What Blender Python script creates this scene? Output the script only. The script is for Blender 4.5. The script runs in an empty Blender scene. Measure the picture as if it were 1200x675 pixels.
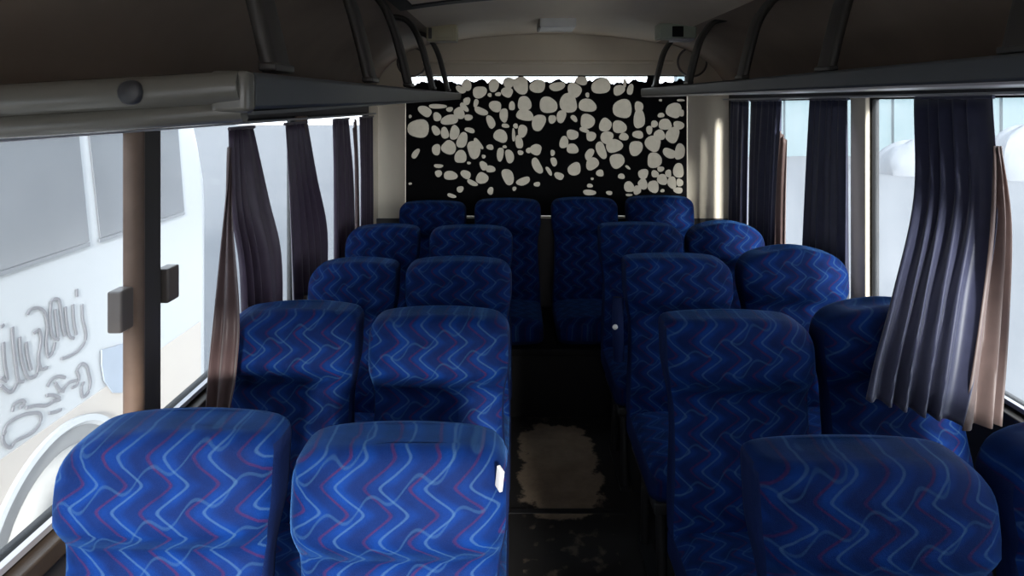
import bpy, bmesh, math, random
from mathutils import Vector, Matrix
random.seed(7)
C = bpy.context.scene.collection
SC = bpy.context.scene
PI = math.pi
H = 1.74            # eye height above the bus floor
XL, XR = -0.97, 1.46  # inner faces of the side walls
YB = 4.40           # inner face of the back wall
YF = -1.1           # front end of the passenger cabin
GZ = -1.15          # ground outside

# ------------------------------------------------------------------ materials
def nt(name):
    m = bpy.data.materials.new(name); m.use_nodes = True
    t = m.node_tree; t.nodes.clear()
    o = t.nodes.new('ShaderNodeOutputMaterial')
    return m, t, o
def N(t, typ, **kw):
    n = t.nodes.new(typ)
    for k, v in kw.items(): setattr(n, k, v)
    return n
def L(t, a, b): t.links.new(a, b)
def math_n(t, op, a, b=None, c=None):
    n = N(t, 'ShaderNodeMath', operation=op)
    for i, v in enumerate((a, b, c)):
        if v is None: continue
        if isinstance(v, (int, float)): n.inputs[i].default_value = v
        else: L(t, v, n.inputs[i])
    return n.outputs[0]
def mixc(t, fac, a, b):
    n = N(t, 'ShaderNodeMix', data_type='RGBA')
    for idx, v in ((0, fac), (6, a), (7, b)):
        if isinstance(v, (int, float)): n.inputs[idx].default_value = v
        elif isinstance(v, tuple): n.inputs[idx].default_value = (*v, 1)
        else: L(t, v, n.inputs[idx])
    return n.outputs[2]
def plain(name, col, rough=.6, metal=0, spec=.5, var=.15, scale=8, bump=0, bscale=200):
    m, t, o = nt(name)
    b = N(t, 'ShaderNodeBsdfPrincipled')
    tc = N(t, 'ShaderNodeTexCoord')
    nz = N(t, 'ShaderNodeTexNoise'); nz.inputs['Scale'].default_value = scale; nz.inputs['Detail'].default_value = 5
    L(t, tc.outputs['Object'], nz.inputs['Vector'])
    dark = tuple(c*(1-var) for c in col); lite = tuple(min(1, c*(1+var)) for c in col)
    L(t, mixc(t, nz.outputs[0], dark, lite), b.inputs['Base Color'])
    b.inputs['Roughness'].default_value = rough; b.inputs['Metallic'].default_value = metal
    b.inputs['Specular IOR Level'].default_value = spec
    if bump:
        n2 = N(t, 'ShaderNodeTexNoise'); n2.inputs['Scale'].default_value = bscale
        L(t, tc.outputs['Object'], n2.inputs['Vector'])
        bp = N(t, 'ShaderNodeBump'); bp.inputs['Strength'].default_value = bump; bp.inputs['Distance'].default_value = .01
        L(t, n2.outputs[0], bp.inputs['Height']); L(t, bp.outputs[0], b.inputs['Normal'])
    L(t, b.outputs[0], o.inputs[0])
    return m

def fabric_mat(name, horizontal=False):
    """woven blue moquette: a lattice of pale wavy lines with some red ones"""
    m, t, o = nt(name)
    b = N(t, 'ShaderNodeBsdfPrincipled')
    tc = N(t, 'ShaderNodeTexCoord'); oi = N(t, 'ShaderNodeObjectInfo')
    sp = N(t, 'ShaderNodeSeparateXYZ'); L(t, tc.outputs['Object'], sp.inputs[0])
    wob = N(t, 'ShaderNodeTexNoise'); wob.inputs['Scale'].default_value = 9
    L(t, tc.outputs['Object'], wob.inputs['Vector'])
    w = math_n(t, 'MULTIPLY', math_n(t, 'SUBTRACT', wob.outputs[0], .5), .022)
    u = math_n(t, 'ADD', math_n(t, 'ADD', sp.outputs[0], w), math_n(t, 'MULTIPLY', oi.outputs['Random'], .37))
    v = math_n(t, 'ADD', sp.outputs[1 if horizontal else 2], math_n(t, 'MULTIPLY', oi.outputs['Random'], .23))
    def zig(period, amp, phase):      # soft triangle wave along v
        s = math_n(t, 'SINE', math_n(t, 'MULTIPLY_ADD', v, 2*PI/period, phase))
        return math_n(t, 'MULTIPLY', math_n(t, 'ARCSINE', math_n(t, 'MULTIPLY', s, .93)), amp/1.2)
    def lines(expr, pitch, width):
        f = math_n(t, 'PINGPONG', expr, pitch/2)
        n = N(t, 'ShaderNodeMapRange'); n.interpolation_type = 'SMOOTHSTEP'
        L(t, f, n.inputs[0]); n.inputs[1].default_value = width; n.inputs[2].default_value = width*.25
        n.inputs[3].default_value = 0; n.inputs[4].default_value = 1
        return n.outputs[0]
    z1 = zig(.092, .026, 0.0)
    a = lines(math_n(t, 'ADD', u, z1), .084, .0050)
    s2 = math_n(t, 'SINE', math_n(t, 'MULTIPLY_ADD', u, 2*PI/.084, 1.9))
    bb = lines(math_n(t, 'ADD', math_n(t, 'MULTIPLY_ADD', u, -.42, v), math_n(t, 'MULTIPLY', s2, .014)), .092, .0046)
    cc = lines(math_n(t, 'ADD', math_n(t, 'ADD', u, .030), z1), .084, .0055)
    n2 = N(t, 'ShaderNodeTexNoise'); n2.inputs['Scale'].default_value = 16
    L(t, tc.outputs['Object'], n2.inputs['Vector'])
    base = mixc(t, n2.outputs[0], (.0003, .0045, .040), (.0004, .030, .180))
    # cell shading of the weave: darker navy columns between the wave lines
    col = lines(math_n(t, 'ADD', math_n(t, 'ADD', u, .045), z1), .084, .034)
    base = mixc(t, math_n(t, 'MULTIPLY', col, .55), base, (.0008, .0042, .032))
    red = mixc(t, math_n(t, 'MULTIPLY', cc, math_n(t, 'MULTIPLY', n2.outputs[0], .68)), base, (.055, .006, .030))
    l2 = mixc(t, math_n(t, 'MULTIPLY', bb, .30), red, (.028, .078, .165))
    l1 = mixc(t, math_n(t, 'MULTIPLY', a, .38), l2, (.045, .105, .20))
    L(t, l1, b.inputs['Base Color'])
    b.inputs['Roughness'].default_value = .75
    b.inputs['Specular IOR Level'].default_value = .12
    b.inputs['Sheen Weight'].default_value = .22
    b.inputs['Sheen Roughness'].default_value = .35
    b.inputs['Sheen Tint'].default_value = (.12, .36, .85, 1)
    fz = N(t, 'ShaderNodeTexNoise'); fz.inputs['Scale'].default_value = 700
    L(t, tc.outputs['Object'], fz.inputs['Vector'])
    bp = N(t, 'ShaderNodeBump'); bp.inputs['Strength'].default_value = .25; bp.inputs['Distance'].default_value = .004
    L(t, math_n(t, 'ADD', fz.outputs[0], math_n(t, 'MULTIPLY', n2.outputs[0], 1.2)), bp.inputs['Height']); L(t, bp.outputs[0], b.inputs['Normal'])
    L(t, b.outputs[0], o.inputs[0])
    return m

def cloth_mat(name, col, trans, tfac, rough=.45):
    m, t, o = nt(name)
    b = N(t, 'ShaderNodeBsdfPrincipled')
    tc = N(t, 'ShaderNodeTexCoord'); nz = N(t, 'ShaderNodeTexNoise'); nz.inputs['Scale'].default_value = 30
    L(t, tc.outputs['Object'], nz.inputs['Vector'])
    L(t, mixc(t, nz.outputs[0], tuple(c*.8 for c in col), tuple(c*1.2 for c in col)), b.inputs['Base Color'])
    b.inputs['Roughness'].default_value = rough
    b.inputs['Sheen Weight'].default_value = .3
    tr = N(t, 'ShaderNodeBsdfTranslucent'); tr.inputs[0].default_value = (*trans, 1)
    mx = N(t, 'ShaderNodeMixShader'); mx.inputs[0].default_value = tfac
    L(t, b.outputs[0], mx.inputs[1]); L(t, tr.outputs[0], mx.inputs[2]); L(t, mx.outputs[0], o.inputs[0])
    return m

def glass_mat(name, dust=.06, tint=(.93, .96, .97)):
    m, t, o = nt(name)
    tp = N(t, 'ShaderNodeBsdfTransparent'); tp.inputs[0].default_value = (*tint, 1)
    gl = N(t, 'ShaderNodeBsdfGlossy'); gl.inputs['Roughness'].default_value = .03
    lw = N(t, 'ShaderNodeLayerWeight'); lw.inputs[0].default_value = .5
    fr = math_n(t, 'MULTIPLY', math_n(t, 'POWER', lw.outputs[1], 5), .4)
    m1 = N(t, 'ShaderNodeMixShader'); L(t, fr, m1.inputs[0]); L(t, tp.outputs[0], m1.inputs[1]); L(t, gl.outputs[0], m1.inputs[2])
    tl = N(t, 'ShaderNodeBsdfTranslucent'); tl.inputs[0].default_value = (.85, .86, .88, 1)
    tc = N(t, 'ShaderNodeTexCoord'); nz = N(t, 'ShaderNodeTexNoise'); nz.inputs['Scale'].default_value = 3; nz.inputs['Detail'].default_value = 6
    L(t, tc.outputs['Object'], nz.inputs['Vector'])
    m2 = N(t, 'ShaderNodeMixShader'); L(t, math_n(t, 'MULTIPLY', nz.outputs[0], dust*2), m2.inputs[0])
    L(t, m1.outputs[0], m2.inputs[1]); L(t, tl.outputs[0], m2.inputs[2]); L(t, m2.outputs[0], o.inputs[0])
    return m

def floor_mat():
    m, t, o = nt('worn_rubber_floor')
    b = N(t, 'ShaderNodeBsdfPrincipled')
    tc = N(t, 'ShaderNodeTexCoord'); sp = N(t, 'ShaderNodeSeparateXYZ'); L(t, tc.outputs['Object'], sp.inputs[0])
    nz = N(t, 'ShaderNodeTexNoise'); nz.inputs['Scale'].default_value = 9; nz.inputs['Detail'].default_value = 8; nz.inputs['Roughness'].default_value = .65
    L(t, tc.outputs['Object'], nz.inputs['Vector'])
    # worn tread: where people have walked, mostly between the last rows
    dx = math_n(t, 'DIVIDE', math_n(t, 'SUBTRACT', sp.outputs[0], .22), .185)
    dy = math_n(t, 'DIVIDE', math_n(t, 'SUBTRACT', sp.outputs[1], 3.13), .40)
    rr = math_n(t, 'ADD', math_n(t, 'POWER', math_n(t, 'ABSOLUTE', dx), 2.5), math_n(t, 'POWER', math_n(t, 'ABSOLUTE', dy), 6))
    r2 = math_n(t, 'MULTIPLY_ADD', math_n(t, 'SUBTRACT', nz.outputs[0], .5), 3.2, rr)
    mp = N(t, 'ShaderNodeMapRange'); mp.interpolation_type = 'SMOOTHSTEP'
    L(t, r2, mp.inputs[0]); mp.inputs[1].default_value = 1.15; mp.inputs[2].default_value = .75; mp.inputs[3].default_value = 0; mp.inputs[4].default_value = 1
    # smaller scuffs farther forward
    n3 = N(t, 'ShaderNodeTexNoise'); n3.inputs['Scale'].default_value = 14; n3.inputs['Detail'].default_value = 8
    L(t, tc.outputs['Object'], n3.inputs['Vector'])
    m3 = N(t, 'ShaderNodeMapRange'); L(t, n3.outputs[0], m3.inputs[0]); m3.inputs[1].default_value = .56; m3.inputs[2].default_value = .66
    sc = math_n(t, 'MULTIPLY', m3.outputs[0], math_n(t, 'LESS_THAN', math_n(t, 'ABSOLUTE', dx), 1.0))
    mask = math_n(t, 'MAXIMUM', mp.outputs[0], math_n(t, 'MULTIPLY', sc, .35))
    brown = mixc(t, nz.outputs[0], (.10, .075, .05), (.46, .36, .27))
    L(t, mixc(t, mask, (.009, .008, .008), brown), b.inputs['Base Color'])
    b.inputs['Roughness'].default_value = .7
    L(t, b.outputs[0], o.inputs[0])
    return m

def ground_mat():
    m, t, o = nt('pale_dusty_ground')
    b = N(t, 'ShaderNodeBsdfPrincipled')
    tc = N(t, 'ShaderNodeTexCoord'); nz = N(t, 'ShaderNodeTexNoise'); nz.inputs['Scale'].default_value = .35; nz.inputs['Detail'].default_value = 6
    L(t, tc.outputs['Object'], nz.inputs['Vector'])
    L(t, mixc(t, nz.outputs[0], (.085, .092, .104), (.122, .122, .131)), b.inputs['Base Color'])
    b.inputs['Roughness'].default_value = .9
    L(t, b.outputs[0], o.inputs[0])
    return m

M = dict(
    fabric=fabric_mat('blue_wavy_moquette'), fabric_h=fabric_mat('blue_wavy_moquette_cushion', True),
    side=plain('plain_blue_velour', (.0015, .009, .055), .7, spec=.2, var=.3, bump=.15, bscale=400),
    shell=plain('charcoal_plastic', (.035, .036, .04), .5),
    steel=plain('black_steel', (.02, .02, .022), .45, .3),
    floor=floor_mat(), ground=ground_mat(),
    cream=plain('cream_panel', (.80, .70, .56), .55, var=.12, scale=3),
    roof=plain('beige_ceiling_panel', (.82, .70, .57), .6, var=.12, scale=2.5),
    cove=plain('brown_cove_lining', (.36, .28, .225), .65, var=.3, scale=3),
    rack=plain('grey_rack_vinyl', (.062, .068, .075), .45, var=.12),
    rack_end=plain('olive_grey_moulding', (.13, .125, .110), .22, var=.12),
    trim=plain('pale_metal_trim', (.45, .44, .47), .35, .3),
    bracket=plain('dark_bracket_plastic', (.034, .031, .028), .42),
    wall=plain('dark_grey_trim_panel', (.045, .042, .045), .6),
    ledge=plain('brown_sill_trim', (.045, .032, .024), .5, var=.4, scale=20),
    rubber=plain('black_rubber', (.006, .006, .007), .6, spec=.2),
    pillar=plain('dark_pillar_cover', (.055, .050, .050), .5),
    rust=plain('brown_pillar_edge', (.14, .09, .065), .55, var=.35, scale=14),
    latch=plain('brown_grey_latch', (.13, .11, .10), .4),
    curtain=cloth_mat('plum_curtain', (.072, .050, .085), (.34, .20, .26), .09),
    curtain_r=cloth_mat('navy_curtain', (.046, .049, .098), (.25, .17, .22), .05),
    backlit_edge_left=cloth_mat('brown_plum_backlit', (.095, .058, .058), (.42, .25, .24), .12),  # plum cloth with window glow put into its colour
    backlit_edge=cloth_mat('brown_pink_backlit', (.17, .115, .105), (.50, .33, .29), .18),  # navy curtain's backlit tone, painted as brown-pink cloth
    glass=glass_mat('dusty_window_glass'),
    black_cloth=plain('black_cloth', (.006, .006, .007), .85, spec=.15),
    pebble=cloth_mat('pale_pebble_print', (.42, .38, .31), (.85, .72, .56), .13, .8),
    bounce_pad=plain('pale_bounce_surface', (.78, .75, .70), .9, var=.08, scale=1),  # bright surface for bounced light
    box=plain('yellowed_plastic', (.62, .55, .36), .4), box_g=plain('greenish_plastic', (.36, .40, .32), .4),
    white=plain('white_plastic', (.75, .74, .72), .4),
    grille=plain('speaker_grille', (.50, .43, .34), .6, bump=.4, bscale=500),
    bus=plain('white_bus_paint', (.42, .43, .45), .35, var=.03, scale=1.5),
    bus_peach=plain('peach_ground_reflection', (.44, .39, .35), .6, var=.05, scale=2),  # ground reflection put into the paint colour
    bus_glass=plain('grey_tinted_glass', (.13, .135, .15), .2, var=.2, scale=1.5),
    bus_seal=plain('grey_window_seal', (.15, .155, .17), .5),
    ink=plain('grey_lettering', (.14, .135, .15), .6, var=.2),
    ink_blue=plain('pale_blue_mark', (.27, .31, .38), .5, var=.15),
    tyre=plain('dusty_tyre', (.30, .29, .28), .8, var=.15), arch=plain('wheel_well', (.21, .21, .215), .8),
    hub=plain('wheel_rim', (.36, .35, .335), .5),
    yard=plain('pale_blue_wall', (.10, .142, .158), .9, var=.08, scale=.4),
    rubble=plain('pale_rubble', (.155, .165, .185), .9, var=.15, scale=1.2, bump=.4, bscale=5),
)

# ------------------------------------------------------------------ mesh helpers
class MB:
    def __init__(s): s.v = []; s.f = []; s.mi = []
    def face(s, idx, mi=0): s.f.append(tuple(idx)); s.mi.append(mi)
    def add(s, vs): k = len(s.v); s.v += [tuple(p) for p in vs]; return k
    def box(s, x0, x1, y0, y1, z0, z1, mi=0):
        k = s.add([(x0,y0,z0),(x1,y0,z0),(x1,y1,z0),(x0,y1,z0),(x0,y0,z1),(x1,y0,z1),(x1,y1,z1),(x0,y1,z1)])
        for q in ((0,3,2,1),(4,5,6,7),(0,1,5,4),(1,2,6,5),(2,3,7,6),(3,0,4,7)): s.face([k+i for i in q], mi)
    def rings(s, rings, mi=0, cap=True, closed=True):
        n = len(rings[0]); ks = [s.add(r) for r in rings]
        for a, b in zip(ks, ks[1:]):
            for i in range(n if closed else n-1):
                j = (i+1) % n
                s.face((a+i, a+j, b+j, b+i), mi(i) if callable(mi) else mi)
        if cap and closed:
            c0 = mi(-1) if callable(mi) else mi
            s.face([ks[0]+i for i in reversed(range(n))], c0); s.face([ks[-1]+i for i in range(n)], c0)
    def tube(s, pts, r, n=10, mi=0, flat=None):
        """sweep a circle (or an ellipse flat=(a,b,wide axis)) along pts"""
        pts = [Vector(p) for p in pts]; rs = []
        for i, p in enumerate(pts):
            d = (pts[min(i+1, len(pts)-1)] - pts[max(i-1, 0)]).normalized()
            ref = Vector(flat[2]) if flat else (Vector((0,0,1)) if abs(d.z) < .9 else Vector((0,1,0)))
            e1 = (ref - d*ref.dot(d)).normalized(); e2 = d.cross(e1)
            a, b = (flat[0], flat[1]) if flat else (r, r)
            ring = []
            for k in range(n):
                t = 2*PI*k/n; c, q = math.cos(t), math.sin(t)
                if flat: c = math.copysign(abs(c)**.5, c); q = math.copysign(abs(q)**.5, q)
                ring.append(p + e1*a*c + e2*b*q)
            rs.append(ring)
        s.rings(rs, mi)
    def disc(s, c, ax, r, h, n=28, mi=0, bevel=.0):
        """a cylinder starting at c, going h along axis ax"""
        ax = Vector(ax).normalized(); c = Vector(c)
        e1 = ax.orthogonal().normalized(); e2 = ax.cross(e1)
        prof = [(r, 0), (r, h-bevel), (r-bevel, h)] if bevel else [(r, 0), (r, h)]
        s.rings([[c + ax*t + (e1*math.cos(2*PI*k/n) + e2*math.sin(2*PI*k/n))*q for k in range(n)] for q, t in prof], mi)
    def build(s, name, mats, parent=None, smooth=False, bevel=0, loc=(0,0,0)):
        me = bpy.data.meshes.new(name); me.from_pydata(s.v, [], s.f); me.update()
        mats = mats if isinstance(mats, (list, tuple)) else [mats]
        for m in mats: me.materials.append(m)
        for p, mi in zip(me.polygons, s.mi): p.material_index = mi; p.use_smooth = smooth
        bm = bmesh.new(); bm.from_mesh(me)
        bmesh.ops.recalc_face_normals(bm, faces=bm.faces)
        if bevel:
            es = [e for e in bm.edges if len(e.link_faces) == 2 and e.calc_face_angle(0) > .6]
            bmesh.ops.bevel(bm, geom=es, offset=bevel, segments=3, profile=.6, affect='EDGES')
            for f in bm.faces: f.smooth = True
        bm.to_mesh(me); bm.free()
        if smooth or bevel:
            me.set_sharp_from_angle(angle=math.radians(50))
        o = bpy.data.objects.new(name, me); C.objects.link(o); o.location = loc
        if parent: o.parent = parent
        return o
def tag(o, label=None, cat=None, group=None, kind=None):
    for k, v in (('label', label), ('category', cat), ('group', group), ('kind', kind)):
        if v: o[k] = v
    return o
def empty(name, loc, rz=0):
    o = bpy.data.objects.new(name, None); C.objects.link(o); o.location = loc; o.rotation_euler.z = rz
    o.empty_display_size = .1
    return o
def struct(o): o['kind'] = 'structure'; return o
def smoothstep(a, b, x):
    t = max(0, min(1, (x-a)/(b-a))); return t*t*(3-2*t)
def spline(pts, n):
    """Catmull-Rom through pts"""
    pts = [Vector(p) for p in pts]; out = []
    q = [pts[0]*2-pts[1]] + pts + [pts[-1]*2-pts[-2]]
    for i in range(len(pts)-1):
        p0, p1, p2, p3 = q[i:i+4]
        for k in range(n):
            t = k/n
            out.append(.5*((2*p1) + (p2-p0)*t + (2*p0-5*p1+4*p2-p3)*t*t + (3*p1-p0-3*p2+p3)*t**3))
    out.append(pts[-1]); return out

# ------------------------------------------------------------------ the shell of the bus
WT = .032   # wall thickness
f = MB(); f.box(XL-WT, XR+WT, YF, YB+.1, -.12, 0); struct(f.build('floor', M['floor']))
f = MB(); f.box(-.02, .47, 2.755, 2.785, 0, .004); struct(f.build('trim_1', M['steel']))

SILL = .86
def side_wall(name, x, s, pillars, top, ya=YF, yb=YB):
    """lower panel, window pillars and header of one side as one mesh; s = outward direction"""
    w = MB(); a, b = sorted((x, x+s*WT))
    w.box(a, b, ya, yb, 0, SILL)
    for p0, p1 in pillars: w.box(a, b, p0, p1, SILL, top)
    w.box(a, b, ya, yb, top, 2.30)
    return struct(w.build(name, M['wall']))
LP = [(YF, -.95), (.02, .16), (1.695, 1.745), (2.87, 2.99), (4.28, YB)]
RP = [(YF, .16), (1.22, 1.33), (2.655, 2.775), (4.14, YB)]  # unseen first right span is closed to keep low sun off the seats
LT, RT = 1.688, 1.772
side_wall('wall_left', XL, -1, LP, LT)
side_wall('wall_right', XR, 1, RP, RT)
# pillar covers: dark on the left with a brown edge, cream on the right
for i, (p0, p1) in enumerate(LP[1:4]):
    w = MB(); w.box(XL, XL+.022, (1.632 if i == 1 else p0), p1, SILL+.004, LT-.002); struct(w.build('trim_%d' % (2+i), M['pillar'], bevel=.006))
    w = MB(); w.tube([(XL+.024, (1.616 if i == 1 else p0+.014), SILL+.004), (XL+.024, (1.616 if i == 1 else p0+.014), LT-.002)], .024, 14); struct(w.build('trim_%d' % (5+i), M['rust'], smooth=True))
for i, (p0, p1) in enumerate(RP[1:3]):
    w = MB(); w.box(XR-.02, XR, p0, p1, SILL+.004, RT-.002); struct(w.build('trim_%d' % (8+i), M['cream'], bevel=.006))
# sill ledges
for nm, x, s in (('trim_11', XL, 1), ('trim_12', XR, -1)):
    w = MB(); a, b = sorted((x, x+s*.045)); w.box(a, b, YF, YB-.02, SILL-.05, SILL-.008)
    struct(w.build(nm, M['ledge'], bevel=.006))

def window(n, x, s, y0, y1, top, latches=()):
    """fixed pane with rubber frame and a bright sill channel; s = outward direction"""
    root = empty('window_%d' % n, (x+s*.015, (y0+y1)/2, SILL)); struct(root)
    hy = (y1-y0)/2; hz = top-SILL
    fr = MB(); t = .013
    fr.box(-.014, .014, -hy, hy, 0, t); fr.box(-.014, .014, -hy, hy, hz-t, hz)
    fr.box(-.014, .014, -hy, -hy+t, t, hz-t); fr.box(-.014, .014, hy-t, hy, t, hz-t)
    fr.build('window_frame', M['rubber'], root)
    g = MB(); g.box(-.003, .003, -hy+t, hy-t, t, hz-t); g.build('glass', M['glass'], root)
    c = MB(); a, b = sorted((-s*.030, -s*.0145)); c.box(a, b, -hy+.01, hy-.01, .0, .014); c.build('sill_channel', M['trim'], root)
    for (yy, za, zb, wd) in latches:
        l = MB(); a, b = sorted((-s*.050, -s*.0145)); l.box(a, b, yy-wd/2-(y0+y1)/2, yy+wd/2-(y0+y1)/2, za-SILL, zb-SILL)
        l.build('latch', M['latch'], root, bevel=.006)
    return root
window(1, XL, -1, .16, 1.695, LT, [(1.572, H-.548, H-.448, .052)])
window(2, XL, -1, 1.745, 2.87, LT, [(1.785, H-.54, H-.447, .060)])
window(3, XL, -1, 2.99, 4.28, LT)
window(4, XL, -1, -.95, .02, LT)
window(5, XR, 1, .16, 1.22, RT)
window(6, XR, 1, 1.33, 2.655, RT)
window(7, XR, 1, 2.775, 4.14, RT)

# back wall with its window opening
BX0, BX1, BZ0, BZ1 = -.735, 1.18, .98, H+.198
w = MB()
w.box(XL-WT, BX0, YB, YB+WT, 0, 2.3); w.box(BX1, XR+WT, YB, YB+WT, 0, 2.3)
w.box(BX0, BX1, YB, YB+WT, 0, BZ0); w.box(BX0, BX1, YB, YB+WT, BZ1, 2.3)
struct(w.build('wall_back', M['cream']))
root = empty('window_9', ((BX0+BX1)/2, YB+.035, BZ0)); struct(root)
hx = (BX1-BX0)/2; hz = BZ1-BZ0
g = MB(); g.box(-hx+.01, hx-.01, -.003, .003, .01, hz-.01); g.build('glass', M['glass'], root)
g = MB(); g.box(-hx, hx, -.012, .012, 0, .01); g.box(-hx, hx, -.012, .012, hz-.01, hz); g.box(-hx, -hx+.01, -.012, .012, .01, hz-.01); g.box(hx-.01, hx, -.012, .012, .01, hz-.01)
g.build('window_frame', M['rubber'], root)
# moulded swage line and curved corner of the rear header
w = MB(); w.tube([(-.62, YB-.004, H+.285), (1.08, YB-.004, H+.285)], .012, 8); struct(w.build('trim_13', M['cream'], smooth=True))
w = MB(); w.box(XL+.01, XR-.01, YB-.012, YB, .01, .965); struct(w.build('trim_17', M['wall']))
w = MB()
w.rings([[(XL, YB, H+.48), (XL, YB, .0), (XL+.05, YB, .0), (XL+.05, YB, H+.48)][::1],
         [(XL, YB-.06, H+.48), (XL, YB-.06, .0), (XL+.012, YB-.05, .0), (XL+.012, YB-.05, H+.48)]]); struct(w.build('trim_14', M['cream']))

# ceiling: gently arched panel, then brown coves sweeping down to the racks
CX = (XL+XR)/2
def ceil_z(x): return H+.475 - .055*((x-CX)/.70)**2
w = MB(); nx = 24; xs = [CX-.72 + 1.44*i/nx for i in range(nx+1)]
w.rings([[(x, y, ceil_z(x)) for x in xs] + [(x, y, ceil_z(x)+.05) for x in reversed(xs)] for y in (YF, 1.5, YB)])
struct(w.build('ceiling', M['roof'], smooth=True))
for nm, s, xw, zt in (('trim_15', -1, XL, H+.02), ('trim_16', 1, XR, H+.09)):
    x0 = CX+s*.72; z0 = ceil_z(x0)
    prof = spline([(x0, 0, z0), (x0+s*.14, 0, z0-.025), (x0+s*.30, 0, z0-.10), (x0+s*.42, 0, z0-.21), (xw-s*.004, 0, zt)], 6)
    back = [(p.x+s*.02, p.z+.03) for p in prof]
    ring = [(p.x, p.z) for p in prof] + back[::-1]
    w = MB(); w.rings([[(a, y, b) for a, b in ring] for y in (YF, 1.2, YB-.002)])
    struct(w.build(nm, M['cove'], smooth=True))
# roof skin above everything
w = MB(); w.box(XL-WT, XR+WT, YF, YB+.07, 2.30, 2.34); struct(w.build('wall_roof', M['bus']))
# front bulkhead: dashboard-high panel and the header over the windscreen, open between; unseen right panel added and header lowered to block sun
w = MB(); w.box(XL-WT, XR+WT, YF-.07, YF, 0, .85); w.box(XL-WT, XR+WT, YF-.07, YF, 1.88, 2.34); w.box(.66, XR+WT, YF-.07, YF, .85, 1.88)
struct(w.build('wall_front', M['wall']))

# ------------------------------------------------------------------ luggage racks
def rack(name, label, s, xl, xw, y0, y1, top0, top1, bot0, bot1, drop, endcap):
    """s=-1 left / 1 right; the lip faces the aisle; the underside runs out to the wall"""
    root = empty(name, (xl, y0, H)); tag(root, label, 'luggage rack', 'overhead luggage racks')
    def sec(y):
        t = (y-y0)/(y1-y0); zt = top0+(top1-top0)*t; zb = bot0+(bot1-bot0)*t**1.3
        return [(0, zb+.006), (0, zt-.006), (s*.006, zt), (s*.05, zt), (s*.075, zt-.02),
                (s*abs(xw-xl), zt-.04-max(drop, 0)*.3), (s*abs(xw-xl), zb-drop), (s*abs(xw-xl)*.5, zb-drop*.62), (s*.02, zb), (s*.006, zb)]
    w = MB(); ys = [y0 + (y1-y0)*i/6 for i in range(7)]
    w.rings([[(a, y-y0, b) for a, b in sec(y)] for y in ys]); w.build('shelf', M['rack'], root, bevel=.002)
    # metal strip under the lip
    w = MB(); w.rings([[(s*.004, y-y0, sec(y)[0][1]-.0075), (s*.045, y-y0, sec(y)[0][1]-.0085), (s*.045, y-y0, sec(y)[0][1]-.0155), (s*.004, y-y0, sec(y)[0][1]-.0125)] for y in (y0, y1)])
    w.build('edge_strip', M['trim'] if s > 0 else M['rack'], root)
    if endcap:
        W = abs(xw-xl)
        # two rolled mouldings across the open end
        w = MB(); w.tube(spline([(s*.012, -.018, top0-.020), (s*.10, -.022, top0-.026), (s*W*.55, -.022, top0-.040), (s*W, -.02, top0-.062)], 6), .022, 14)
        w.build('end_moulding', M['rack_end'], root, smooth=True)
        w = MB(); w.tube(spline([(s*.012, -.010, bot0-.000), (s*.10, -.014, bot0-.006), (s*W*.55, -.014, bot0-.022), (s*W, -.01, bot0-.032)], 6), .0165, 14)
        w.build('end_moulding', M['rack_end'], root, smooth=True)
        w = MB(); w.disc((s*.143, -.040, top0-.028), (0, -1, 0), .016, .010, 24, bevel=.004); w.build('screw_cap', M['shell'], root, smooth=True)
        w = MB(); w.box(min(0, s*.05), max(0, s*.05), -.03, .0, bot0-.004, top0+.001); w.build('corner_cap', M['rack_end'], root, bevel=.009)
    return root
rack('luggage_rack', 'grey overhead luggage rack on the left with rolled front end and screw cap', -1, -.345, XL, .87, 4.26, .043, .072, -.008, .038, .042, True)
rack('luggage_rack', 'grey overhead luggage rack along the right above the navy curtains', 1, .835, XR, -.2, 4.26, .078, .103, .034, .054, -.006, False)

# curved rack brackets, every one a thing of its own
def bracket(s, x, y, z, label, h=.345, wide=.034):
    root = empty('rack_bracket', (x, y, z)); tag(root, label, 'bracket', 'curved brackets over the luggage racks')
    pts = spline([(0, 0, -.002), (s*.024, 0, .10), (s*.052, 0, .20), (s*.086, 0, h-.055), (s*.125, 0, h-.014), (s*.18, 0, h)], 6)
    w = MB(); w.tube(pts, 0, 16, flat=(wide, .013, (0, 1, 0))); w.build('arm', M['bracket'], root, smooth=True)
    w = MB(); w.box(-.014, .014, -wide-.002, wide+.002, -.003, .010); w.build('foot_plate', M['bracket'], root, bevel=.004)
    return root
ordL = ['nearest', 'second', 'third', 'fourth', 'farthest']
for i, y in enumerate((1.02, 1.69, 2.30, 2.98, 3.66)):
    bracket(-1, -.372, y, H+.052+.029*(y-.87)/3.39, '%s curved dark bracket on the left luggage rack%s' % (ordL[i], (', counted from the front' if 0 < i < 4 else ', by its front corner' if i == 0 else ', close to the rear window')), h=.345-.010*i*.5, wide=.040)
for i, y in enumerate((1.10, 1.79, 2.45, 3.20, 3.96)):
    bracket(1, .862, y, H+.083+.025*(y+.2)/4.46, '%s curved dark bracket on the right luggage rack%s' % (ordL[i], (', counted from the front' if 0 < i < 4 else ', cut by the frame edge' if i == 0 else ', close to the rear window')), h=.315, wide=.040)

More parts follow.
